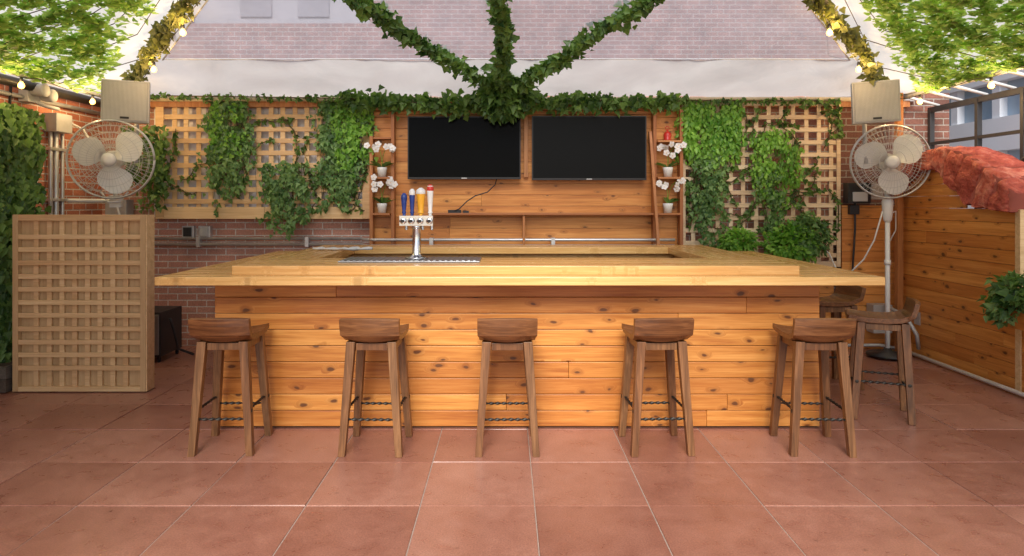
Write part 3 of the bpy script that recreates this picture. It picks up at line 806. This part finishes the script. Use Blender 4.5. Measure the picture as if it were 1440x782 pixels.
patch([(-HX, -2.2, EZ), (-HX, EY, EZ), (-4.62, EY, EZ - .02), (-4.62, -2.2, EZ - .02)], 40, 3, M_fab)
patch([(-4.62, EY, EZ - .012), (4.5, EY, EZ - .012), (4.5, 7.7, EZ - .05), (-4.62, 7.7, EZ - .05)], 40, 2, M_fab)
cn.tube([P(-v1, y1 ) , P(v1, y1)], .006, M_white, 5)
for sg in (-1, 1): cn.tube([(sg * v1, y1, zback(y1) - .01), (sg * v2, y2, zback(y2) - .01)], .007, M_white, 5)
cn.build('canopy_tent')
fm = MB()
fm.tube([(-4.3, 7.38, 2.705), (4.3, 7.38, 2.705)], .024, M_tan, 10)
fm.box(-4.4, 4.4, 7.44, 7.58, 2.63, 2.70, M_trim)
for sg in (-1, 1):
    fm.tube([(sg * HX, EY, EZ - .05), (0, AY, AZ - .05)], .034, M_tan, 10)
    fm.tube([(sg * HX, -2.2, EZ - .03), (sg * HX, EY, EZ - .03)], .024, M_white, 8)
fm.build('canopy_frame')

# ------------------------------------------------------------------ foliage
for sg in (-1, 1):
    L = Leaves()
    n = 0; tries = 0
    while n < 7000 and tries < 90000:
        tries += 1
        x = U(1.6, 4.22); y = U(3.8, 7.0)
        hy = AY + x / HX * (EY - AY)
        edge = hy - .40 - .24 * noise.noise(Vector((x * 2.2, sg * 3, 0)))
        if y > edge: continue
        if y > edge - .2 and R() < .6: continue
        cl = noise.noise(Vector((x * 4.0, y * 4.0, sg * 5.0))) + .5 * noise.noise(Vector((x * 10, y * 10, sg * 2.0)))
        if cl < -.10 and R() < .85: continue
        z = zside(x) - .02 - (R() ** 2) * .06
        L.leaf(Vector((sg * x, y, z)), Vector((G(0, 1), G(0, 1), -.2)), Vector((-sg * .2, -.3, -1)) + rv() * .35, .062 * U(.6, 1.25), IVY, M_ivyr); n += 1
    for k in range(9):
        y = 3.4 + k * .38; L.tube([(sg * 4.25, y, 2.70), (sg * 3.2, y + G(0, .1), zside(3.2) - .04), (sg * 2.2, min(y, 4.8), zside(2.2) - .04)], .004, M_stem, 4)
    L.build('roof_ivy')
for sg in (-1, 1):
    L = Leaves(); pts = []
    for q in range(16):
        t = .02 + q / 15 * .85; pts.append((sg * HX * (1 - t) + G(0, .02), EY + (AY - EY) * t - .04, EZ + (AZ - EZ) * t - .09 + G(0, .015)))
    garland(L, pts, .075, 240, .060, M_ivyh, down=.6)
    L.build('hip_ivy_garland')
def rp(x, y, d=.07): return (x + G(0, .02), y, zback(y) - d + G(0, .012))
L = Leaves()
for ex in (-2.0, 0.0, 2.0):
    pts = []
    for q in range(15):
        t = q / 14; y = 7.2 - t * 2.9; x = -.03 + ex * (t ** .96) * 1.0
        pts.append(rp(x, y))
    garland(L, pts, .080, 380, .068, M_ivy, face=Vector((0, -1, -.6)), down=.3)
clump(L, (-.03, 7.12, 2.68), (.34, .14, .20), 560, .078, M_ivy)
clump(L, (-.03, 7.0, 2.84), (.16, .10, .12), 180, .07, M_ivy)
garland(L, [(-1.75, 7.27, 2.70), (-1.2, 7.26, 2.66), (-.6, 7.24, 2.64), (0, 7.22, 2.64), (.6, 7.24, 2.66), (1.2, 7.26, 2.66), (1.85, 7.27, 2.67)], .11, 400, .070, M_ivy, down=.7)
garland(L, [(-4.0, 7.34, 2.74), (-2.6, 7.32, 2.72), (-1.7, 7.3, 2.70)], .035, 70, .05, M_ivy, down=.8)
garland(L, [(1.8, 7.30, 2.68), (2.7, 7.32, 2.68), (3.6, 7.34, 2.68)], .035, 90, .05, M_ivy, down=.8)
L.build('ivy_garland')

# left trellis drapes
L = Leaves()
strand_curtain(L, -3.28, -2.78, 2.74, 1.50, 7.42, 36, 46, .048, M_box_l, IVY, spread=.03, rag=.5)
strand_curtain(L, -3.15, -2.86, 2.66, 2.0, 7.40, 14, 46, .046, M_fern, IVY, spread=.03)
strand_curtain(L, -2.04, -1.50, 2.74, 1.42, 7.42, 44, 46, .048, M_box_l, IVY, spread=.03, rag=.5)
strand_curtain(L, -1.85, -1.50, 2.70, 1.9, 7.38, 16, 46, .046, M_fern, IVY, spread=.03)
strand_curtain(L, -2.62, -2.18, 2.02, 1.26, 7.40, 30, 46, .048, M_box_l, IVY, spread=.03)
strand_curtain(L, -4.10, -3.65, 2.40, 1.45, 7.36, 18, 36, .058, M_ivy, IVY, spread=.035)
def wander(L, x0, x1, z0, z1, y, n, mat, size=.055, den=55):
    for i in range(n):
        x = U(x0, x1); z = U(z0, z1); a = U(0, 6.28); pts = []
        for k in range(16):
            pts.append((x, y + G(0, .006), z)); a += G(0, .45); x += .055 * math.cos(a); z += .055 * math.sin(a) - .012
            x = min(max(x, x0), x1); z = min(max(z, z0), z1)
        garland(L, pts, .035, den, size, mat, down=.8)
wander(L, -3.75, -1.55, 1.5, 2.65, 7.44, 16, M_ivy, den=46)
L.build('hanging_ivy')
# right trellis foliage
L = Leaves()
strand_curtain(L, 1.90, 2.47, 2.66, 1.98, 7.36, 62, 56, .052, M_fern, SML, spread=.03, wid=1.2)
strand_curtain(L, 2.00, 2.34, 2.1, 1.0, 7.36, 18, 45, .045, M_box_l, IVY, spread=.03)
strand_curtain(L, 2.70, 3.12, 2.36, 1.5, 7.36, 42, 52, .048, M_fern, SML, spread=.03, wid=1.2)
strand_curtain(L, 2.70, 2.95, 1.9, 1.15, 7.35, 14, 45, .045, M_box_l, IVY, spread=.03)
wander(L, 1.98, 3.6, 1.3, 2.66, 7.40, 26, M_ivy, den=46)
L.build('hanging_ivy')
L = Leaves(); clump(L, (2.47, 7.24, 1.15), (.19, .11, .15), 800, .055, M_fern, SML, 1.1); L.build('fern_bush')
L = Leaves(); clump(L, (3.02, 7.22, 1.14), (.26, .13, .22), 1100, .06, M_fern, SML, 1.1); clump(L, (3.2, 7.22, 1.24), (.24, .12, .22), 600, .055, M_box_l); L.build('fern_bush')
L = Leaves()
for i in range(2800):
    z = U(.12, 2.45); wdt = .22 + .14 * noise.noise(Vector((z * 2, 1, 0))) + (.10 if z > 1.4 else 0)
    y = 6.0 + U(-1, 1) * wdt + .02; x = -4.48 + R() ** 1.4 * (.16 + .07 * noise.noise(Vector((z * 3, 7, 0)))) + (.08 if z < 1.4 else .05)
    if x > -4.14 and z < 1.5: x = -4.16
    L.leaf(Vector((x, y, z)), Vector((.3, G(0, .6), -1)), Vector((1, -.8, .3)) + rv() * .5, .075 * U(.6, 1.2), IVY, M_ivy)
L.tube([(-4.4, 5.95, .15), (-4.45, 6.0, 1), (-4.42, 5.98, 2.3)], .012, M_stem, 6)
L.build('climbing_ivy')
pb_ = MB()
for k in range(2): pb_.box(-4.49, -4.15, 5.66, 6.2, .01 + k * .11, .115 + k * .11, M_box)
pb_.box(-4.47, -4.17, 5.68, 6.18, .222, .226, M_bark); pb_.build('wooden_planter', .004)
pb_ = MB(); pb_.box(3.98, 4.235, 4.9, 5.42, .60, .76, M_side); pb_.box(4.0, 4.22, 4.92, 5.40, .761, .765, M_bark); pb_.build('wall_planter', .004)
L = Leaves(); clump(L, (4.06, 5.30, .88), (.20, .32, .14), 520, .07, M_ivy); clump(L, (4.0, 5.45, .74), (.14, .20, .14), 170, .06, M_box_l); L.build('planter_ivy')

# ------------------------------------------------------------------ string lights
st = MB(); plights = []
def bulb(p):
    p = Vector(p)
    st.lathe((p.x, p.y, p.z), [(.012, 0), (.014, -.03), (.012, -.035)], M_dark, 10)
    st.lathe((p.x, p.y, p.z - .036), [(.010, 0), (.022, -.02), (.026, -.035), (.020, -.052), (.006, -.06)], M_bulb, 12)
    plights.append(p)
for sg in (-1, 1):
    line = []
    for q in range(24):
        t = .03 + q / 23 * .8; pnt = (sg * (HX * (1 - t) - .10), EY + (AY - EY) * t - .10, EZ + (AZ - EZ) * t - .13 - .02 * math.sin(q * 1.9) ** 2)
        line.append(pnt)
        if q % 4 == 1: bulb(pnt)
    st.tube(line, .004, M_dark, 4)
    line = []
    for q in range(22):
        y = 7.2 - q * .2; pnt = (sg * 4.12, y, 2.68 - .03 * math.sin(q * 1.1) ** 2); line.append(pnt)
        if q % 5 == 2: bulb(pnt)
    st.tube(line, .004, M_dark, 4)
sto = st.build('string_lights')
for p_ in plights:
    if p_.y < 5.4: continue
    ld = bpy.data.lights.new('bulb_light', 'POINT'); ld.energy = 7.0; ld.color = (1, .66, .30); ld.shadow_soft_size = .04
    lo = bpy.data.objects.new('bulb_light', ld); scene.collection.objects.link(lo); lo.location = (p_.x, p_.y - .07, p_.z - .08); lo.parent = sto

# ------------------------------------------------------------------ outside buildings
bb = MB(); YB = 13.0
wins = [(-6.0, -2.6), (4.6, 5.9)]
zs = [(0.8, 2.6), (5.0, 7.0), (8.4, 10.2), (11.6, 13.4)]
xs = [-11] + [v for a in wins for v in a] + [7.2]
for i in range(0, len(xs), 2): bb.box(xs[i], xs[i + 1], YB, YB + 4, -.04, 15, M_brk_b)
for ai, a in enumerate(wins):
    zq = zs if ai == 0 else [zs[0], zs[2], zs[3]]
    zz = [-.04] + [v for q in zq for v in q] + [15]
    for i in range(0, len(zz), 2): bb.box(a[0] + .001, a[1] - .001, YB + .002, YB + 4, zz[i], zz[i + 1], M_brk_b)
    for q in zq:
        bb.box(a[0] + .002, a[1] - .002, YB + .12, YB + .3, q[0], q[1], M_shut)
        bb.box(a[0] + .9, a[0] + 1.5, YB + .08, YB + .118, q[0] + .15, q[1] - .1, M_shut2)
        if a[1] - a[0] > 3: bb.box(a[1] - 1.4, a[1] - .8, YB + .08, YB + .118, q[0] + .15, q[1] - .1, M_shut2)
bb.build('brick_building')
wb = MB()
XB = 9.2
for k in range(9):
    z0 = -.04 + k * 1.3
    wb.box(XB, XB + 8, 2, 30, z0, z0 + .62, M_facade)
    wb.box(XB + .2, XB + 8, 2, 30, z0 + .622, z0 + 1.298, M_winblue)
    for j in range(24): wb.box(XB + .05, XB + .199, 2 + j * 1.2, 2.2 + j * 1.2, z0 + .623, z0 + 1.297, M_facade)
wb.build('white_office_building')

# ------------------------------------------------------------------ world, sun, camera
w_ = bpy.data.worlds.new('World'); scene.world = w_; w_.use_nodes = True
nt = w_.node_tree; bg = nt.nodes['Background']
sky = nt.nodes.new('ShaderNodeTexSky'); sky.sky_type = 'NISHITA'; sky.sun_disc = False
sky.sun_elevation = math.radians(38); sky.sun_rotation = math.radians(184)
nt.links.new(sky.outputs[0], bg.inputs[0]); bg.inputs[1].default_value = .15
sd = bpy.data.lights.new('sun', 'SUN'); sd.energy = 4.9; sd.angle = math.radians(28); sd.color = (1, .95, .88)
so = bpy.data.objects.new('sun', sd); scene.collection.objects.link(so); so.rotation_euler = (math.radians(52), 0, math.radians(-4))
cam = bpy.data.cameras.new('camera'); co = bpy.data.objects.new('camera', cam); scene.collection.objects.link(co)
co.location = (0, 0, 1.587); co.rotation_euler = (math.radians(90), 0, 0)
cam.sensor_width = 36; cam.lens = 24; cam.shift_x = .0056; cam.shift_y = -.0736; cam.clip_end = 500; cam.clip_start = .05
scene.camera = co
print('verts', sum(len(o.data.vertices) for o in bpy.data.objects if o.type == 'MESH'))
